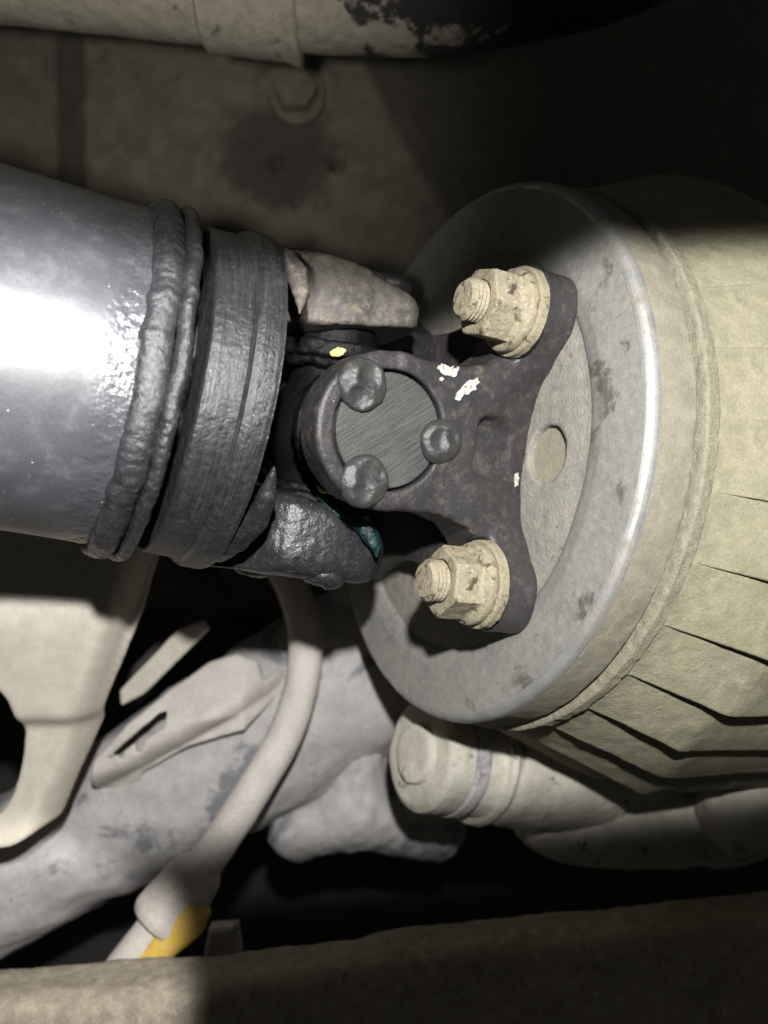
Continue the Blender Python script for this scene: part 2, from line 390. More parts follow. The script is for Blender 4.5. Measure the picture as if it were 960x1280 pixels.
M_YEL = mat('yellow_plastic', (0.72, 0.50, 0.10), (0.62, 0.42, 0.08), rough=0.6, s1=90, bump=0.3, dust=(0.68, 0.55, 0.25), dust_amt=0.35)
M_CAST = mat('grimy_casting', (0.54, 0.51, 0.43), (0.43, 0.41, 0.34), dust=(0.61, 0.57, 0.485), dust_amt=0.48, rough=0.88, s1=30, s2=55, bump=0.6, bump_d=0.0009, fine=400, extra=(0.15, 0.145, 0.13), extra_amt=0.37, extra_s=55)
M_BEAM = mat('gritty_beam', (0.34, 0.295, 0.225), (0.26, 0.225, 0.175), dust=(0.44, 0.39, 0.30), dust_amt=0.45, rough=0.95, s1=60, s2=220, bump=0.7, bump_d=0.0008, fine=650, speck=(0.07, 0.06, 0.05), speck_amt=0.03, speck_s=280)
M_DARK = mat('void_dark_metal', (0.028, 0.026, 0.024), (0.045, 0.042, 0.038), rough=0.9, s1=30, bump=0.4)  # near black: paints unlit depth on the backdrop; own colour of brace and fibres

# ------------------------------------------------------------------ frames of the two shafts
A_D = np.array([0.878, 0.467, -0.107]); A_D /= np.linalg.norm(A_D)
JOINT = np.array([-0.0195, 0.2666, 0.0262])       # centre of the universal joint
DISC_O = JOINT + 0.05 * A_D                       # centre of the disc face
A_S = np.array([math.cos(0.438), math.sin(0.438), -0.17]); A_S /= np.linalg.norm(A_S)
F_SHAFT = frame(JOINT + np.array([0, 0, 0.0014]), A_S, 0)
F_DISC = frame(DISC_O, A_D, 0)
F_YOKE = frame(DISC_O, A_D, math.radians(5.1))

# ------------------------------------------------------------------ setting: wall of the underbody, dark backdrop for the unlit cavity
def wall():
    lo = W(-260, -1300, 0.46); hi = W(1900, 760, 0.46)
    nu, nv = 440, 360
    u = np.linspace(lo[0], hi[0], nu); v = np.linspace(hi[2], lo[2], nv)
    U, Vv = np.meshgrid(u, v, indexing='ij')
    P = np.stack([U.ravel(), np.full(U.size, 0.46), Vv.ravel()], 1)
    P[:, 1] += 0.004 * noise(P, 12, 3) + 0.0012 * noise(P, 60, 5)
    # the wall bends away beyond a slanted crease, right of the bolt
    s = (P[:, 0] - 0.030) + 0.55 * (P[:, 2] - 0.17)
    P[:, 1] += np.clip(s, 0, None) * 0.9
    s2 = -(P[:, 0] + 0.165)
    P[:, 1] += np.clip(s2, 0, 0.03) * 1.2
    # boss round the bolt and a shallow dished stain below it
    b = W(372, 120, 0.46); r = np.hypot(P[:, 0] - b[0], P[:, 2] - b[2])
    P[:, 1] -= 0.004 * np.clip((0.026 - r) / 0.006, 0, 1)
    k = np.ones(len(P), bool)
    for (px, py, rr) in ((422, 203, 0.0042), (370, 250, 0.0020), (402, 252, 0.0022), (390, 296, 0.0018), (218, 90, 0.0020), (345, 200, 0.0040)):
        c = W(px, py, 0.46); r = np.hypot(P[:, 0] - c[0], P[:, 2] - c[2])
        P[:, 1] += 0.012 * np.clip((rr - r) / 0.0012 + 0.5, 0, 1)
    Fq = grid_faces(nu, nv, False)
    n = len(P); Q = P.copy(); Q[:, 1] += 0.004
    o = mesh('underbody_wall', np.concatenate([P, Q]), np.concatenate([Fq, Fq[:, ::-1] + n]), M_WALL)
    tag(o, 'dim dusty underbody wall with small drain holes', kind='structure')
    c = W(372, 120, 0.453)
    M = frame(c, (0.05, 1, 0.0))
    def f(p):
        q = np.abs(p[:, 1:]); hexd = np.maximum(q[:, 0] * 0.866 + q[:, 1] * 0.5, q[:, 1]) - 0.0125
        d = smax(hexd, np.abs(p[:, 0] + 0.006) - 0.007, 0.0015)
        d = smax(d, np.hypot(p[:, 1], p[:, 2]) * 0.7 - (p[:, 0] + 0.0225), 0.001)
        return smin(d, scyl(p, (0.001, 0, 0), 0, 0.0185, 0.003, 0.001), 0.0015)
    V, Q = nets(f, (-0.016, -0.022, -0.022), (0.007, 0.022, 0.022), 0.0008)
    b = mesh('bolt', rough_up(f, V, ((150, 0.0006, 1), (500, 0.0003, 2))), Q, M_WALL, o)
    b.matrix_world = M @ Matrix.Scale(0.82, 4)
wall()

def cavity():
    # added near-black sheet painting the unlit void behind everything low down
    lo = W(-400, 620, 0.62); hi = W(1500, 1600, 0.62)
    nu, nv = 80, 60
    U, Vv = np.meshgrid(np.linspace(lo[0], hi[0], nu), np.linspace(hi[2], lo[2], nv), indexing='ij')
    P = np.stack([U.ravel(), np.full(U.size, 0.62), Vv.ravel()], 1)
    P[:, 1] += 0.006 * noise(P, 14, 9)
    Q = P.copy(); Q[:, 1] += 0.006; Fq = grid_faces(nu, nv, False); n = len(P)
    o = mesh('void_backdrop', np.concatenate([P, Q]), np.concatenate([Fq, Fq[:, ::-1] + n]), M_DARK)
    tag(o, 'near-black backdrop sheet standing for the unlit void behind the lower parts', kind='structure')
cavity()

# ------------------------------------------------------------------ drive shaft
shaft = empty('drive_shaft', F_SHAFT, 'black painted drive shaft tube with double weld bead and forked end', 'drive shaft')
def d_tube(P, phi, pr):
    x = pr[:, 0]
    near = np.clip((x + 0.0755) / 0.007, 0, 1)
    ring = np.sin(x * 5200 + 2 * noise(P, 120, 2)) * 0.00005
    return near * (0.00022 * noise(P, 520, 4, 3) + 0.00014 * noise(P, 1300, 6, 2) + ring) + 0.00012 * noise(P, 60, 8)
lathe('tube', [(-0.26, 0.0476), (-0.10, 0.0478), (-0.0765, 0.0479)], 420, M_TUBE, shaft, step=0.004, disp=d_tube)
lathe('weld_zone', [(-0.0765, 0.0479), (-0.070, 0.0480), (-0.064, 0.0483)], 900, M_ZONE, shaft, step=0.0005, disp=d_tube, axis_ends=False)
def bead(cx, rc, hx, hr, seed, n=900, m=28):
    phi = np.arange(n) * 2 * math.pi / n
    th = np.arange(m) * 2 * math.pi / m
    PH, TH = np.meshgrid(phi, th, indexing='ij')
    wob = 0.0009 * noise(np.stack([np.cos(phi) * 3, np.sin(phi) * 3, np.full(n, seed * 1.0)], 1), 2.2, seed)[:, None]
    k = 1 + 0.12 * noise(np.stack([np.cos(phi) * 4, np.sin(phi) * 4, np.full(n, 5.0)], 1), 2.5, seed + 1)[:, None]
    rip = np.sin(PH * 95 + 5.0 * (1 - np.abs(np.cos(TH))) + 3 * np.sin(PH * 7)) * 0.00006
    x = cx + wob + hx * k * np.cos(TH)
    r = rc + (hr * k + rip) * np.sin(TH)
    P = np.stack([x.ravel(), (r * np.cos(PH)).ravel(), (r * np.sin(PH)).ravel()], 1)
    N = np.stack([np.cos(TH).ravel(), (np.sin(TH) * np.cos(PH)).ravel(), (np.sin(TH) * np.sin(PH)).ravel()], 1)
    P += N * (0.00016 * noise(P, 900, seed + 3) + 0.00012 * noise(P, 150, seed + 4) - 0.00022 * np.abs(noise(P, 330, seed + 6, 2)))[:, None]
    i = np.arange(n)[:, None]; j = np.arange(m)[None]
    Fq = np.stack([i * m + j, ((i + 1) % n) * m + j, ((i + 1) % n) * m + (j + 1) % m, i * m + (j + 1) % m], -1).reshape(-1, 4)
    return mesh('weld_bead', P, Fq, M_WELD, shaft)
bead(-0.0615, 0.0485, 0.0041, 0.0034, 1)
bead(-0.0557, 0.0490, 0.0022, 0.0030, 5)
def d_col(P, phi, pr):
    return 0.00016 * noise(P, 420, 11) + 0.00009 * noise(P, 1400, 12, 2) + 0.00007 * np.sin(pr[:, 0] * 7000)
lathe('collar', [(-0.0600, 0.0340), (-0.0499, 0.0340), (-0.0496, 0.0470), (-0.0490, 0.0480), (-0.0420, 0.0484), (-0.0395, 0.0486), (-0.0385, 0.0500), (-0.0370, 0.0506), (-0.0325, 0.0507), (-0.0312, 0.0503), (-0.0307, 0.0490), (-0.0310, 0.0440), (-0.034, 0.030)], 900, M_COLLAR, shaft, step=0.0005, disp=d_col)

def f_syoke(p):
    x, y, z = p[:, 0], p[:, 1], np.abs(p[:, 2])
    q = np.stack([x, y, z], 1)
    r = np.hypot(y, z)
    ang = np.degrees(np.arctan2(z, np.abs(y)))                # 0 = towards the camera side, 90 = ear
    # tongues that hook round from the ear roots
    tg = None
    pts = []
    for a_, x_, r_ in ((74, -0.0310, 0.0040), (60, -0.0285, 0.0040), (48, -0.0262, 0.0036), (37, -0.0255, 0.0026), (27, -0.0262, 0.0005)):
        t_ = math.radians(a_); pts.append(((x_, 0.0462 * math.cos(t_), 0.0462 * math.sin(t_)), r_))
    qa = np.stack([x, np.abs(y), z], 1)
    for (a0, r0), (a1, r1) in zip(pts[:-1], pts[1:]):
        e = scap(qa, a0, a1, r0, r1); tg = e if tg is None else smin(tg, e, 0.0008)
    wall_ = np.maximum(tg, np.abs(r - 0.0470) - 0.0022)
    base = scyl(q, (-0.040, 0, 0), 0, 0.043, 0.006, 0.001)
    # ear: boss round the vertical bearing, arm back to the collar
    boss = np.where(p[:, 2] > 0, scyl(q, (0.001, 0, 0.0345), 2, 0.0258, 0.0132, 0.0018), scyl(q, (0.001, 0, 0.0345), 2, 0.0258, 0.0136, 0.0085))
    boss = smax(boss, np.abs(y) - np.where(p[:, 2] > 0, 0.0205, 0.0240), np.where(p[:, 2] > 0, 0.003, 0.008))
    boss = np.where(p[:, 2] > 0, smax(smax(boss, x - 0.0228, 0.007), z - 0.0475 + 0.22 * np.clip(x + 0.004, 0, 1), 0.003), smax(boss, x - 0.0245, 0.010))
    wy = np.interp(x, [-0.036, -0.026, -0.0195, -0.0135, -0.008], [0.004, 0.0060, 0.0120, 0.0190, 0.0205])
    top = (z - (0.0500 - 0.06 * (x + 0.034)))
    inner = (0.0235 + 0.004 * np.clip((-0.012 - x) / 0.02, 0, 1)) - z
    arm = np.maximum(np.maximum(np.abs(y) - wy, np.maximum(x - 0.0, -0.036 - x)), np.maximum(top, inner)) + 0.0
    arm = smax(arm, r - 0.0507, 0.003)
    ear = smin(boss, arm, 0.003)
    ear = smax(ear, (np.where(p[:, 2] > 0, 0.0262, 0.0232) + 0.24 * np.clip(x + 0.012, 0, 1)) - z, np.where(p[:, 2] > 0, 0.0015, 0.006))
    d = smin(ear, base, 0.003)
    return smin(d, wall_, 0.0004)
V, Q = nets(f_syoke, (-0.047, -0.053, -0.053), (0.031, 0.053, 0.053), 0.0009)
V = rough_up(f_syoke, V, ((120, 0.0005, 21), (420, 0.00022, 22), (1100, 0.00014, 23)))
yoke = mesh('fork', V, Q, M_YOKE, shaft)
yoke.data.materials.append(M_EAR)
cz = V[Q].mean(1)
mi = ((cz[:, 2] > 0.018) & (cz[:, 0] > -0.034 + 0.002 * noise(cz, 200, 2)) & (np.hypot(cz[:, 1], cz[:, 2]) < 0.2)).astype(np.int32)
yoke.data.polygons.foreach_set('material_index', mi); yoke.data.update()
def dome(name, r, h, seed, m, parent, loc, rot=None, crater=0.3):
    def f(p):
        d = np.linalg.norm(p * np.array([1, 1, r / h]), axis=1) - r
        d = d * (h / r)
        rng = np.random.RandomState(seed)
        for k in range(5):
            a = rng.uniform(0, 6.28); rr = rng.uniform(0.15, 0.75) * r; R = rng.uniform(0.5, 1.1) * r
            c = np.array([rr * math.cos(a), rr * math.sin(a), 0]); c[2] = h * math.sqrt(1 - (rr / r) ** 2) + R * 0.86
            d = smax(d, R - np.linalg.norm(p - c, axis=1), 0.0003)
        return d
    V, Q = nets(f, (-r * 1.1, -r * 1.1, -h * 0.6), (r * 1.1, r * 1.1, h * 1.1), r / 16)
    V = rough_up(f, V, ((200, 0.0006, seed), (900, 0.00012, seed + 1)))
    M = Matrix.Translation(loc) @ (rot or Matrix())
    return mesh(name, V, Q, m, parent, M)
for sg in (1, -1):
    R = Matrix() if sg > 0 else Matrix.Rotation(math.pi, 4, 'X')
    cap = lathe('bearing_cap', [(0.0385, 0.0172), (0.0470, 0.0172), (0.0478, 0.0166)], 96, M_CAP, shaft, R @ Matrix.Rotation(-math.pi / 2, 4, 'Y'))
    for k, a in enumerate((200, 320, 80)):
        t = math.radians(a)
        dome('stake_mark', 0.0070, 0.0042, 30 + k + 5 * sg, M_STAKE if sg > 0 else M_YOKE, shaft, R @ Vector((0.015 * math.cos(t), 0.015 * math.sin(t), 0.0470)), R)

# ------------------------------------------------------------------ joint cross and its grease
F_CROSS = frame(JOINT + np.array([0, 0, 0.0004]), A_D, math.radians(5.1))
cross = empty('joint_cross', F_CROSS, 'greasy black joint cross between the forked ears', 'joint cross')
def f_cross(p):
    d = scyl(p, (0, 0, 0), 1, 0.0125, 0.040, 0.001)
    d = smin(d, scyl(p, (0, 0, 0), 2, 0.0125, 0.040, 0.001), 0.006)
    return smin(d, np.linalg.norm(p, axis=1) - 0.0175, 0.004)
V, Q = nets(f_cross, (-0.02, -0.042, -0.042), (0.02, 0.042, 0.042), 0.0010)
mesh('body', rough_up(f_cross, V, ((250, 0.0005, 41),)), Q, M_CROSS, cross)
for ax, sg in ((1, 1), (1, -1), (2, 1), (2, -1)):
    def f_seal(p): 
        c = [0, 0, 0]; c[ax] = sg * 0.0232
        d = scyl(p, c, ax, 0.0188, 0.0026, 0.0012)
        c[ax] = sg * 0.0200
        return smin(d, scyl(p, c, ax, 0.0168, 0.0020, 0.001), 0.0008)
    lo = np.array([-0.021] * 3); hi = -lo
    lo[ax], hi[ax] = sorted((sg * 0.0165, sg * 0.0275))
    V, Q = nets(f_seal, lo, hi, 0.0008)
    mesh('seal', rough_up(f_seal, V, ((260, 0.0008, 50 + ax), (700, 0.0004, 51))), Q, M_CROSS, cross)

# ------------------------------------------------------------------ flange yoke with nuts
fy = empty('flange_yoke', F_YOKE, 'black forged flange yoke bolted to the disc with two dusty nuts', 'flange yoke')
LB = (0.0473, 0.0397)                              # bolt position (|y|, |z|)
OUT = [(0.0395, 0.0), (0.0400, 0.010), (0.0435, 0.022), (0.0510, 0.0300), (0.0560, 0.0368), (0.0563, 0.0445), (0.0535, 0.0508), (0.0475, 0.0535), (0.0400, 0.0515), (0.030, 0.046), (0.018, 0.041), (0.0, 0.039)]
OUTP = OUT + [(-y, z) for y, z in OUT[::-1][1:]]
OUTP = OUTP + [(y, -z) for y, z in OUTP[::-1][1:-1]]
OUTP = smooth_loop(OUTP, 4)
LH = 0.0004
gy, gz = np.meshgrid(np.arange(0, 180) * LH, np.arange(0, 170) * LH, indexing='ij')
LUT = spoly(gy.ravel(), gz.ravel(), OUTP).reshape(gy.shape)
def outl(ay, az):
    u = np.clip(ay / LH, 0, 178.999); v = np.clip(az / LH, 0, 168.999)
    i = u.astype(int); j = v.astype(int); a = u - i; b = v - j
    return LUT[i, j] * (1 - a) * (1 - b) + LUT[i + 1, j] * a * (1 - b) + LUT[i, j + 1] * (1 - a) * b + LUT[i + 1, j + 1] * a * b
def f_fy(p):
    x, y, z = p[:, 0], p[:, 1], p[:, 2]
    ay, az = np.abs(y), np.abs(z)
    ol = outl(ay, az)
    q = np.stack([x, ay, z], 1)
    plate = sext(ol, x + 0.0062, 0.0062, 0.0016)
    boss = scyl(q, (-0.050, 0.0395, 0), 1, 0.0216, 0.0065, 0.0013)
    # arm: flat web from the boss to the plate, fanning out to the two lobes
    web = sext(spoly(x, az, [(-0.050, -0.03), (-0.050, 0.0214), (-0.030, 0.0214), (-0.0205, 0.0240), (-0.0145, 0.0300), (-0.0105, 0.0380), (0.0, 0.042), (0.0, -0.03)]), ay - (0.0356 + 0.04 * np.clip(x + 0.040, 0, 1)), 0.0103, 0.0018)
    web = smax(web, ol - 0.0075 * np.clip(-x / 0.024, 0, 1), 0.002)
    d = smin(boss, web, 0.002)
    d = smin(d, plate, 0.0040)
    # pocket at the waist, between the ribs
    pk = sbox(q, (-0.0130, 0.0505, 0.0), (0.0082, 0.0098, 0.0088), 0.0035)
    d = smax(d, -pk, 0.0022)
    # bore of the bearing
    d = smax(d, -scyl(q, (-0.050, 0.040, 0), 1, 0.0166, 0.02), 0.0006)
    # spot faces under the nuts
    for s in (1, -1):
        sf = scyl(q, (-0.0300, LB[0], s * LB[1]), 0, 0.0134, 0.0168, 0.001)
        d = smax(d, -sf, 0.0012)
    return d
V, Q = nets(f_fy, (-0.074, -0.063, -0.059), (0.002, 0.063, 0.059), 0.00085)
V = rough_up(f_fy, V, ((70, 0.0004, 61), (240, 0.00016, 62), (800, 0.00008, 63)))
mesh('forging', V, Q, M_FORGE, fy)
# front bearing cap with its three stake marks, and the hidden one behind
for sg in (-1, 1):
    Mc = Matrix.Translation((-0.0497, sg * 0.0440, 0)) @ Matrix.Rotation(sg * math.pi / 2, 4, 'Z')
    capf = lathe('bearing_cap', [(-0.018, 0.0158), (0.0008, 0.0158), (0.0012, 0.0154), (0.0013, 0.0)], 120, M_CAP, fy, Mc, axis_ends=False)
def stake(px, py, r, h, seed):
    # where the photo shows it on the cap face plane y = -0.0455
    Mi = np.array(F_YOKE.inverted())
    c = Mi[:3, 3]; d = Mi[:3, :3] @ np.array([(px - 480) / FPX, 1, (640 - py) / FPX])
    t = (-0.0457 - c[1]) / d[1]; p = c + d * t
    dome('stake_mark', r, h, seed, M_STAKE, fy, Vector(p), Matrix.Rotation(math.pi / 2, 4, 'X'))
stake(453, 481, 0.0072, 0.0028, 71)
stake(551, 552, 0.0066, 0.0030, 72)
stake(455, 602, 0.0072, 0.0028, 74)

def f_nut(p):
    q = np.abs(p[:, 1:]); hexd = np.maximum(q[:, 0] * 0.866 + q[:, 1] * 0.5, q[:, 1]) - 0.0091
    r = np.hypot(p[:, 1], p[:, 2])
    d = smax(hexd, np.abs(p[:, 0] + 0.0062) - 0.0062, 0.0006)
    d = smax(d, (r - 0.0095 - (p[:, 0] + 0.0124) * 1.7) * 0.6, 0.0005)
    fl = smax(r - 0.0120, np.maximum(p[:, 0], -p[:, 0] - 0.0036 + (r - 0.0092) * 0.42), 0.0007)
    d = smin(d, fl, 0.0008)
    return smax(d, -scyl(p, (-0.0135, 0, 0), 0, 0.0062, 0.003), 0.0004)
NV, NQ = nets(f_nut, (-0.0135, -0.0145, -0.0145), (0.001, 0.0145, 0.0145), 0.00042)
def hexnut(y, z, ang, seed):
    V = rough_up(f_nut, NV, ((150, 0.0002, seed), (520, 0.00010, seed + 1), (1300, 0.00008, seed + 2)))
    M = Matrix.Translation((-0.0164, y, z)) @ Matrix.Rotation(ang, 4, 'X')
    n = mesh('hex_nut', V, NQ, M_NUT, fy, M)
    pr = [(0.004, 0.0050), (-0.0120, 0.0054)]
    x = -0.0120
    while x > -0.0160:
        pr += [(x - 0.0004, 0.0060), (x - 0.0010, 0.0054)]; x -= 0.0012
    pr += [(x - 0.0006, 0.0048), (x - 0.0007, 0.0)]
    lathe('stud', pr[::-1], 64, M_NUT, n, step=0.0003, disp=lambda P, a, b: 0.00014 * noise(P, 500, seed + 5), axis_ends=False)
    lathe('washer', [(-0.0002, 0.006), (0.0000, 0.0124), (0.0005, 0.0130), (0.0028, 0.0130), (0.0032, 0.0124)], 160, M_WASH, n, step=0.0005, disp=lambda P, a, b: 0.0003 * noise(P, 330, seed + 6))
hexnut(-LB[0], LB[1], math.radians(8), 81)
hexnut(-LB[0], -LB[1], math.radians(24), 91)

# pale chips of old paint on the forging: small raised flakes
def flake(px, py, w, h, ang, seed, m, name='paint_chip'):
    dg = bpy.context.evaluated_depsgraph_get()
    d = Vector(((px - 480) / FPX, 1, (640 - py) / FPX)).normalized()
    fo = [c for c in fy.children if c.name.startswith('forging')][0]
    Mi = fo.matrix_world.inverted()
    hit, loc, nrm, _ = fo.ray_cast(Mi @ Vector((0, 0, 0)), (Mi.to_3x3() @ d).normalized(), depsgraph=dg)
    if not hit: return
    rng = np.random.RandomState(seed); pts = []
    for k in range(16):
        a = k / 16 * 2 * math.pi; s = rng.uniform(0.6, 1.1)
        pts.append((w * s * math.cos(a), h * s * math.sin(a)))
    R = nrm.to_track_quat('Z', 'Y').to_matrix().to_4x4() @ Matrix.Rotation(ang, 4, 'Z')
    top = []
    for lev in (0, 1):
        for (a, b) in pts:
            q = Matrix.Translation(loc) @ R @ Vector((a, b, 0.02))
            ok, l2, n2, _ = fo.ray_cast(q, -nrm, distance=0.04)
            base = l2 if ok else q - nrm * 0.02
            top.append(base + nrm * (0.00028 if lev else -0.0006))
    n = 16; Fc = [[i, (i + 1) % n, n + (i + 1) % n, n + i] for i in range(n)]
    ok, l2, n2, _ = fo.ray_cast(Matrix.Translation(loc) @ R @ Vector((0, 0, 0.02)), -nrm, distance=0.04)
    top.append((l2 if ok else loc) + nrm * 0.0003)
    Fc += [[2 * n, n + i, n + (i + 1) % n] for i in range(n)]
    mesh(name, [tuple(v) for v in top], Fc, m, fy, smooth=False)
bpy.context.view_layer.update()
flake(586, 483, 0.0042, 0.0021, math.radians(40), 1, M_CHIP)
flake(574, 494, 0.0022, 0.0013, math.radians(60), 2, M_CHIP)
flake(557, 463, 0.0042, 0.0015, math.radians(-10), 3, M_CHIP)
flake(566, 462, 0.0026, 0.0012, math.radians(30), 8, M_CHIP)
flake(551, 474, 0.0009, 0.0006, 0.3, 4, M_CHIP)
flake(645, 600, 0.0012, 0.0024, 0.0, 5, M_CHIP)

# ------------------------------------------------------------------ coupling disc
disc = empty('coupling_disc', F_DISC, 'round grey coupling disc with polished rim behind the flange yoke', 'disc')
RI, RO = 0.0680, 0.0916
def d_face(P, phi, pr): return 0.00018 * noise(P, 45, 91) + 0.00006 * noise(P, 600, 92)
ring = lathe('ring', [(0.0022, RI - 0.0018), (0.0006, RI + 0.0004), (0.0000, RI + 0.0022), (-0.0008, RI + 0.0060), (-0.0008, RO - 0.0030)], 720, M_DISC, disc, step=0.0008, disp=d_face, axis_ends=False)
lathe('polished_edge', [(-0.0008, RO - 0.0030), (-0.0006, RO - 0.0020), (-0.0001, RO - 0.0011), (0.0007, RO - 0.0004), (0.0017, RO - 0.00005), (0.0028, RO + 0.0001)], 720, M_EDGE, disc, step=0.0003, axis_ends=False)
lathe('rim', [(0.0028, RO + 0.0001), (0.0090, RO + 0.0006), (0.0142, RO + 0.0008), (0.0150, RO + 0.0002), (0.0152, RO - 0.006), (0.0152, 0.05)], 720, M_RIM, disc, step=0.001, disp=lambda P, a, b: 0.00022 * noise(P, 120, 93) + 0.0001 * noise(P, 500, 94))
def face():
    # dished centre with the round lightening hole
    holes = ((-0.0500, -0.0036), (0.0500, 0.0036))
    def f(p):
        r = np.hypot(p[:, 1], p[:, 2])
        top = np.interp(r, [0, 0.058, 0.0635, 0.0665, 0.07], [0.0004, 0.0004, 0.0008, 0.0012, 0.0012])
        d = np.maximum(np.maximum(top - p[:, 0], p[:, 0] - 0.0148), r - 0.0690)
        for hy, hz in holes:
            rh = np.hypot(p[:, 1] - hy, p[:, 2] - hz)
            h = scyl(p, (0.0, hy, hz), 0, 0.0086, 0.0125, 0.0045)
            d = smax(d, -h, 0.0007)
        return d
    V, Q = nets(f, (-0.002, -0.0705, -0.0705), (0.0168, 0.0705, 0.0705), 0.0009)
    V = rough_up(f, V, ((60, 0.0003, 95), (300, 0.0002, 96)))
    return mesh('centre', V, Q, M_DISCIN, disc)
face()

# ------------------------------------------------------------------ gearbox housing with ribs
hous = empty('gearbox_housing', F_DISC, 'tan dusty gearbox housing with long slanting cooling ribs', 'gearbox')
def base_r(x): return np.interp(x, [0.0205, 0.026, 0.30], [0.0925, 0.0925, 0.0925])
d_h = lambda P, a, b: 0.0006 * noise(P, 40, 101) + 0.0002 * noise(P, 260, 102)
lathe('flange_edge', [(0.0168, 0.06), (0.0166, 0.0925), (0.0168, 0.0936), (0.0174, 0.0942), (0.0208, 0.0944), (0.0216, 0.0938), (0.0216, 0.085)], 900, M_STRIP, hous, step=0.0004, disp=lambda P, a, b: 0.00035 * noise(P, 420, 103), axis_ends=False)
lathe('shell', [(0.0212, 0.086)] + [(x, base_r(x)) for x in (0.0216, 0.05, 0.10, 0.20, 0.292)], 360, M_HOUS, hous, step=0.003, disp=d_h)
def rib_mesh(hmax, seed, xk=0.052, rk=0.1085):
    """one rib in local coordinates about phi = 0: its upper flank rises slowly to the crest, then it falls away steeply"""
    xs = np.concatenate([np.linspace(0.0215, xk - 0.002, 40), np.linspace(xk - 0.001, xk + 0.005, 9), np.linspace(xk + 0.008, 0.29, 36)])
    ph = np.radians(np.concatenate([np.linspace(-12.4, -1.3, 22), [-0.9, -0.55, -0.25, 0.0, 0.12, 0.2]]))
    k = np.concatenate([np.linspace(-0.04, 0.90, 22), [0.945, 0.975, 0.99, 0.96, 0.6, -0.30]])
    n = len(ph)
    X, A = np.meshgrid(xs, ph, indexing='ij')
    h = hmax * np.clip((X - 0.0225) / (xk - 0.022), 0, 1) ** 0.85
    R = np.interp(X, [0.0205, 0.024, xk, xk + 0.003, 0.30], [0.0930, 0.0943, rk - 0.0004, rk, rk]) - h * (1 - k[None, :]) - 0.0006 * (k[None, :] < 0)
    V = np.stack([X, R * np.cos(A), R * np.sin(A)], -1).reshape(-1, 3)
    dn = 0.0006 * noise(V, 45, seed) + 0.0003 * noise(V, 160, seed + 1) + 0.00012 * noise(V, 600, seed + 2)
    V[:, 1:] *= (1 + dn / R.ravel())[:, None]
    return V, grid_faces(len(xs), n, False)[:, ::-1]
RIBS = {}
for k in range(30):
    ang = math.radians(200 + 12 * k)
    deg = (200 + 12 * k) % 360
    if 195 < deg < 345:                          # the ribs grow taller towards the underside
        fi = lambda v: float(np.interp(deg, [200, 212, 224, 236, 248, 260, 345], v))
        o = mesh('rib', *rib_mesh(fi([0.0034, 0.0038, 0.0043, 0.0050, 0.0062, 0.0085, 0.0085]), 110 + k, fi([0.052, 0.052, 0.052, 0.053, 0.066, 0.080, 0.08]), fi([0.1085, 0.1085, 0.1085, 0.1088, 0.1120, 0.1180, 0.115])), M_HOUS, hous)
    elif 'low' not in RIBS:
        o = RIBS['low'] = mesh('rib', *rib_mesh(0.0004, 110), M_HOUS, hous)
    else:
        o = RIBS['low'].copy(); COL.objects.link(o); o.parent = hous
    o.matrix_local = Matrix.Rotation(ang, 4, 'X')

# ------------------------------------------------------------------ pipe along the top
pp = catmull([W(-420, -105, 0.33), W(0, -68, 0.33), W(250, -42, 0.33), W(500, -26, 0.33), W(640, -40, 0.335), W(800, -82, 0.345), W(1050, -210, 0.36)], 30)
pipe = empty('exhaust_pipe', Matrix.Translation(pp[len(pp) // 2]), 'dusty tan pipe with overlapping sleeve crossing above the drive shaft', 'pipe')
bpy.context.view_layer.update()
def adopt(o, parent):
    M = o.matrix_world.copy(); o.parent = parent; o.matrix_parent_inverse = parent.matrix_world.inverted(); o.matrix_world = M; return o
adopt(sweep('tube', pp, 0.0275, M_PIPET, None, 180, ((60, 0.0006, 121), (300, 0.0003, 122))), pipe)
i0 = int(np.argmin(np.abs(pp[:, 0] - W(258, 0, 0.33)[0]))); i1 = int(np.argmin(np.abs(pp[:, 0] - W(378, 0, 0.33)[0])))
sl = catmull([pp[i] for i in np.linspace(i0, i1, 6).astype(int)], 10)
rad = np.interp(np.linspace(0, 1, len(sl)), [0, 0.05, 0.12, 0.85, 0.95, 1.0], [0.0282, 0.0308, 0.0304, 0.0316, 0.0334, 0.0330])
adopt(sweep('sleeve', sl, rad, M_PIPE, None, 96, ((80, 0.0005, 123),)), pipe)

# ------------------------------------------------------------------ lower background
def plate(name, poly, holes, d, thick, m, parent=None, bend=None, h=0.0012, amps=((60, 0.0006, 131), (300, 0.0002, 132)), rnd=0.001):
    """a bent sheet with real thickness: its outline in the plane at distance d, bent by bend(u, v) -> extra distance"""
    k = d / FPX
    cv = lambda pts: [((a - 480) * k, (640 - b) * k) for a, b in pts]
    P2 = cv(poly); H2 = [cv(q) for q in holes]
    def f(p):
        d2 = spoly(p[:, 0], p[:, 2], P2)
        for q in H2: d2 = np.maximum(d2, -spoly(p[:, 0], p[:, 2], q))
        return sext(d2, p[:, 1] - d, thick / 2, rnd)
    A = np.array(P2)
    lo = (A[:, 0].min() - 3 * h, d - thick / 2 - 3 * h, A[:, 1].min() - 3 * h); hi = (A[:, 0].max() + 3 * h, d + thick / 2 + 3 * h, A[:, 1].max() + 3 * h)
    V, Q = nets(f, lo, hi, h)
    V = rough_up(f, V, amps)
    if bend is not None: V[:, 1] += bend(V[:, 0] / k + 480, 640 - V[:, 2] / k)
    c = np.array([A[:, 0].mean(), d, A[:, 1].min()])
    o = mesh(name, V - c, Q, m, parent)
    o.location = c
    return o
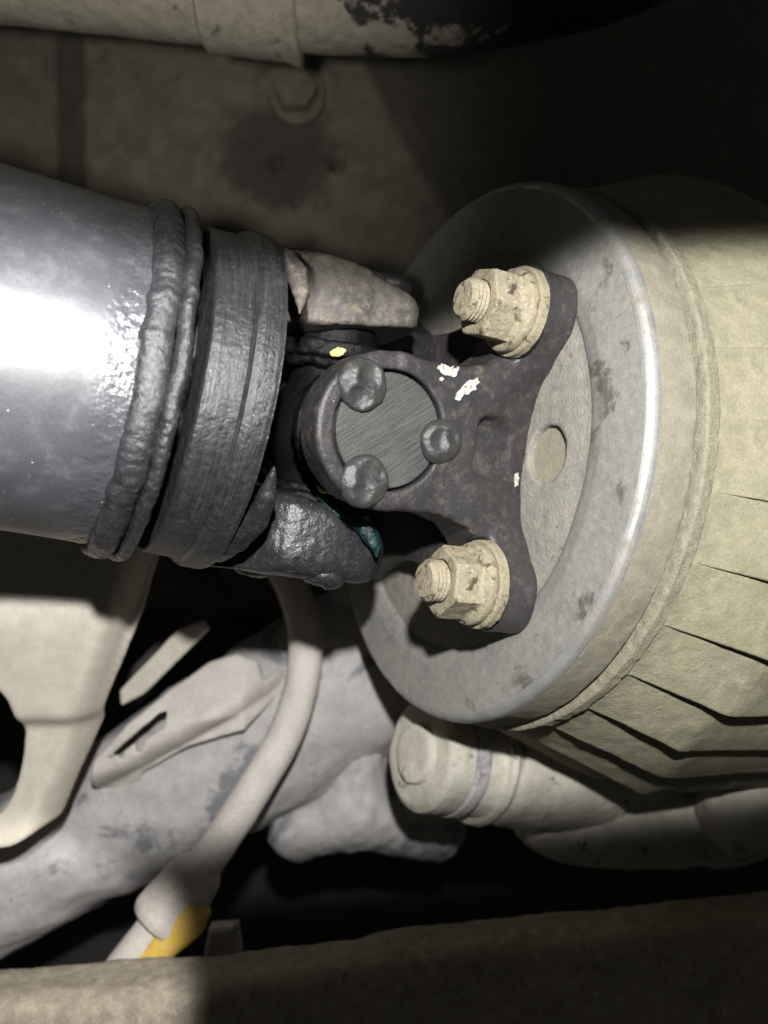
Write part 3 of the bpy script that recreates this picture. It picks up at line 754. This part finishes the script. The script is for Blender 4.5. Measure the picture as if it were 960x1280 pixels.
def ell(cx, cy, rx, ry, n=28, t=0.0): return [(cx + rx * math.cos(2 * math.pi * i / n), cy + ry * math.sin(2 * math.pi * i / n)) for i in range(n)]

tag(plate('side_panel', [(-220, 600), (215, 600), (165, 770), (120, 880), (62, 1030), (22, 1052), (-220, 1080)], [ell(-12, 940, 36, 82)], 0.315, 0.003, M_PANEL,
      bend=lambda u, v: 0.008 * (1 / (1 + np.exp(-(v - 905) / 4.0))) - 0.012 * np.clip((v - 905) / 150, 0, 1) + 0.014 * np.clip((u - (187 - (v - 600) * 0.356)) / 30, 0, 1) ** 2), 'pale dusty sheet panel with a big round hole below the shaft', 'panel')
tag(plate('brace_strip', [(255, 775), (225, 785), (150, 862), (152, 882), (180, 868), (262, 786)], [], 0.37, 0.004, M_PANEL, h=0.001), 'small pale diagonal strip in the dark gap', 'strip')
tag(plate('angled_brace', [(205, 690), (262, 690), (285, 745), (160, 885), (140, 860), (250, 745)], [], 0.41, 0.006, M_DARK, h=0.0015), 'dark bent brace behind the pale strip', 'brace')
sh = plate('heat_shield', [(108, 1000), (118, 950), (160, 905), (205, 868), (250, 838), (285, 828), (312, 836), (322, 862), (340, 850), (352, 870), (300, 920), (230, 940), (170, 975), (140, 1030), (112, 1034)],
           [[(132, 950), (160, 925), (198, 893), (208, 890), (206, 908), (180, 925), (178, 938), (172, 940), (170, 928), (156, 938), (154, 948), (149, 946), (148, 942)]], 0.352, 0.0035, M_CABLE,
           bend=lambda u, v: 0.00030 * np.clip(900 - v, 0, None) + 0.018 * np.clip((u - 300) / 60, 0, 1) + 0.012 * np.clip((v - 960) / 60, 0, 1) ** 1.5 + 0.010 * np.clip(((v - 905) + 0.55 * (u - 230)) / 30, 0, 1) ** 2, h=0.0010)
tag(sh, 'beige bent bracket with a notched slot above the grey arm', 'bracket')

def arm():
    A, B, C = W(520, 800, 0.43), W(300, 930, 0.405), W(-140, 1175, 0.385)
    path = catmull([W(640, 730, 0.45), A, B, W(120, 1030, 0.395), C, W(-300, 1270, 0.38)], 20)
    r = np.interp(np.linspace(0, 1, len(path)), [0, 0.3, 0.6, 1], [0.040, 0.042, 0.034, 0.030])
    tag(sweep('suspension_arm', path, r, M_ARM, None, 96, ((35, 0.004, 141), (120, 0.0012, 142), (400, 0.0004, 143))), 'thick blue-grey dusty arm running diagonally under the bracket', 'arm')
arm()

def casting():
    def f(p):
        d = scap(p, W(455, 740, 0.412), W(446, 1000, 0.404), 0.0165, 0.0160)
        d = smin(d, scap(p, W(420, 760, 0.42), W(416, 985, 0.405), 0.0045, 0.0050), 0.0015)
        d = smin(d, scap(p, W(370, 1040, 0.402), W(440, 1015, 0.404), 0.0130, 0.0160), 0.010)
        d = smin(d, scap(p, W(440, 1020, 0.404), W(540, 1030, 0.42), 0.0150, 0.0170), 0.008)
        return d
    V, Q = nets(f, (-0.09, 0.36, -0.24), (0.07, 0.49, -0.02), 0.002)
    V = rough_up(f, V, ((50, 0.002, 151), (200, 0.0012, 152), (600, 0.0005, 153)))
    tag(mesh('axle_casting', V, Q, M_ARM), 'blotchy grey upright casting beside the hose, below the yoke', 'casting')
casting()

# bushing below the disc
A_B = np.array([0.80, 0.52, -0.22])
F_B = frame(W(527, 943, 0.322), A_B) @ Matrix.Scale(1.15, 4)
bush = empty('bushing', F_B, 'pale round capped bushing peeking from below the disc', 'bushing')
lathe('cap', [(-0.004, 0.0), (-0.004, 0.0085), (-0.0036, 0.0095), (-0.0016, 0.0100), (-0.0012, 0.0165), (0.0000, 0.0185), (0.0026, 0.0190), (0.0080, 0.0192), (0.0092, 0.0180)], 120, M_CAST, bush, step=0.001, disp=lambda P, a, b: 0.0004 * noise(P, 160, 161), axis_ends=False)
lathe('ring', [(0.0088, 0.0178), (0.0098, 0.0196), (0.0126, 0.0200), (0.0142, 0.0196), (0.0146, 0.0170)], 120, M_ARM, bush, step=0.001, disp=lambda P, a, b: 0.0004 * noise(P, 160, 162))
lathe('sleeve', [(0.014, 0.0168), (0.016, 0.0178), (0.030, 0.0215), (0.045, 0.0225), (0.110, 0.0230)], 120, M_CAST, bush, step=0.002, disp=lambda P, a, b: 0.0009 * noise(P, 70, 163) + 0.0003 * noise(P, 300, 164))
lathe('collar', [(0.0215, 0.012), (0.022, 0.0215), (0.0236, 0.0222), (0.0258, 0.0215), (0.0262, 0.012)], 120, M_CAST, bush, step=0.001, disp=lambda P, a, b: 0.0004 * noise(P, 160, 165))

def sump():
    def f(p):
        d = scap(p, W(700, 1005, 0.375), W(1150, 985, 0.42), 0.0235, 0.030)
        d = smin(d, scap(p, W(745, 1035, 0.365), W(900, 1030, 0.38), 0.013, 0.016), 0.012)
        d = smin(d, scap(p, W(930, 1010, 0.35), W(1100, 1000, 0.36), 0.018, 0.022), 0.006)
        return d
    V, Q = nets(f, (0.04, 0.31, -0.20), (0.30, 0.47, -0.07), 0.002)
    V = rough_up(f, V, ((50, 0.003, 171), (200, 0.0008, 172)))
    tag(mesh('sump_casting', V, Q, M_CAST), 'brownish rounded casting under the ribbed housing', 'casting')
sump()

# hose with its fitting, and the yellow sleeve beside it
hp = catmull([W(300, 640, 0.40), W(345, 700, 0.385), W(375, 760, 0.37), W(381, 830, 0.358), W(360, 910, 0.348), W(315, 990, 0.340), W(268, 1062, 0.334), W(226, 1118, 0.33), W(190, 1165, 0.327), W(150, 1215, 0.325), W(90, 1300, 0.32)], 14)
hose = empty('hose', Matrix.Translation(hp[-1]), 'curved pale dusty hose with a wider end fitting', 'hose')
bpy.context.view_layer.update()
adopt(sweep('tube', hp, 0.0074, M_CABLE, None, 40, ((120, 0.0004, 181),)), hose)
k0 = int(np.argmin(np.abs(hp[:, 2] - W(0, 1078, 0.333)[2]))); k1 = int(np.argmin(np.abs(hp[:, 2] - W(0, 1152, 0.329)[2])))
fp = catmull([hp[i] for i in np.linspace(k0, k1, 5).astype(int)], 8)
adopt(sweep('fitting', fp, np.interp(np.linspace(0, 1, len(fp)), [0, 0.1, 0.3, 0.9, 1], [0.0080, 0.0100, 0.0115, 0.0128, 0.0118]), M_CABLE, None, 40, ((150, 0.0004, 182),)), hose)
yp = catmull([W(245, 1128, 0.326), W(228, 1156, 0.324), W(205, 1180, 0.323), W(172, 1218, 0.322)], 10)
ys = sweep('cable_sleeve', yp - yp[-1], np.interp(np.linspace(0, 1, len(yp)), [0, 0.25, 0.6, 1], [0.0070, 0.0080, 0.0064, 0.0045]), M_YEL, None, 32, ((150, 0.0003, 183),))
ys.location = yp[-1]
tag(ys, 'bright yellow tapered sleeve beside the pale hose fitting', 'sleeve')
bk = plate('small_tab', [(262, 1155), (298, 1152), (304, 1190), (268, 1215), (255, 1200)], [], 0.35, 0.010, M_ARM, h=0.0012, rnd=0.003)
tag(bk, 'small grey metal tab right of the yellow sleeve', 'tab')

# gritty beam along the bottom
def beam():
    def f(p):
        u = p[:, 0] / 0.312 * FPX + 480
        top = np.interp(u, [-400, 0, 320, 560, 960, 1400], [1220, 1206, 1184, 1150, 1108, 1065])
        zt = (640 - top) / FPX * 0.312
        d = smax(p[:, 2] - zt, np.abs(p[:, 1] - 0.300) - 0.014, 0.008)
        return np.maximum(d, np.maximum(-0.25 - p[:, 2], np.abs(p[:, 0] - 0.02) - 0.26)) * 0.9
    V, Q = nets(f, (-0.245, 0.280, -0.256), (0.285, 0.320, -0.115), 0.0014)
    V = rough_up(f, V, ((40, 0.0014, 191), (200, 0.0005, 192), (650, 0.0003, 193)))
    c = np.array([0.02, 0.300, -0.25])
    o = mesh('cross_beam', V - c, Q, M_BEAM); o.location = c
    tag(o, 'rough gritty brown beam crossing below everything', 'beam')
beam()

# ------------------------------------------------------------------ small marks: grease, paint dabs, scratch, fibres
bpy.context.view_layer.update()
DG = bpy.context.evaluated_depsgraph_get()
def hit(px, py, back=0.0):
    d = Vector(((px - 480) / FPX, 1, (640 - py) / FPX)).normalized()
    ok, loc, nrm, _, ob, _ = SC.ray_cast(DG, Vector((0, 0, 0)), d)
    return np.array(loc) + np.array(nrm) * back, np.array(nrm), ob
def smear(name, pts, rads, m, parent, seed, flat=0.45, h=0.0005, dr=(0.2385, 0.2465)):
    H = [hit(*p) for p in pts]
    C = [W(q[0], q[1], min(max(a[1], dr[0]), dr[1])) for q, (a, b, c) in zip(pts, H)]; Nn = [b for a, b, c in H]
    Nm = np.mean(Nn, 0); Nm /= np.linalg.norm(Nm)
    k = np.eye(3) + (1 / flat - 1) * np.outer(Nm, Nm)
    def f(p):
        d = None
        for i in range(len(C) - 1):
            q = (p - C[i]) @ k.T; b = (C[i + 1] - C[i]) @ k.T
            e = scap(q, (0, 0, 0), b + 1e-7, rads[i], rads[i + 1])
            d = e if d is None else smin(d, e, 0.001)
        return d * flat
    A = np.array(C); R = max(rads) * 1.6
    V, Q = nets(f, A.min(0) - R, A.max(0) + R, h)
    V = rough_up(f, V, ((420, 0.0008, seed), (1200, 0.0003, seed + 1)))
    return adopt(mesh(name, V, Q, m), parent)
smear('grease', [(398, 618), (410, 628), (424, 640), (438, 648), (450, 656), (461, 666), (468, 678), (470, 692)], [0.0010, 0.0018, 0.0020, 0.0022, 0.0024, 0.0024, 0.0022, 0.0010], M_GREASE, cross, 201, 0.8)
smear('paint_dab', [(396, 608), (404, 614), (413, 615), (421, 622)], [0.0005, 0.0006, 0.0006, 0.0004], M_YELLOWM, cross, 208, 0.6, 0.00025)
smear('paint_dab', [(417, 441), (424, 440), (430, 438)], [0.0011, 0.0012, 0.0005], M_YELLOWM, cross, 210, 0.6, 0.0003)
def line(name, pts, r, m, parent):
    C = np.array([hit(*p, 0.00010)[0] for p in pts])
    return adopt(sweep(name, catmull(C, 4), r, m, None, 6), parent)
line('scratch', [(72, 262), (90, 275), (104, 296), (116, 320), (127, 345)], 0.00010, M_SCR, shaft)
line('scratch', [(8, 236), (18, 240), (26, 246)], 0.00010, M_SCR, shaft)
def fibre(pts, d):
    return adopt(sweep('fibre', catmull([W(a, b, d) for a, b in pts], 6), 0.00009, M_DARK, None, 6), shaft)
fibre([(186, 258), (190, 249), (188, 243), (195, 240), (199, 236)], 0.2595)
fibre([(190, 254), (197, 246), (203, 244), (202, 238)], 0.2590)
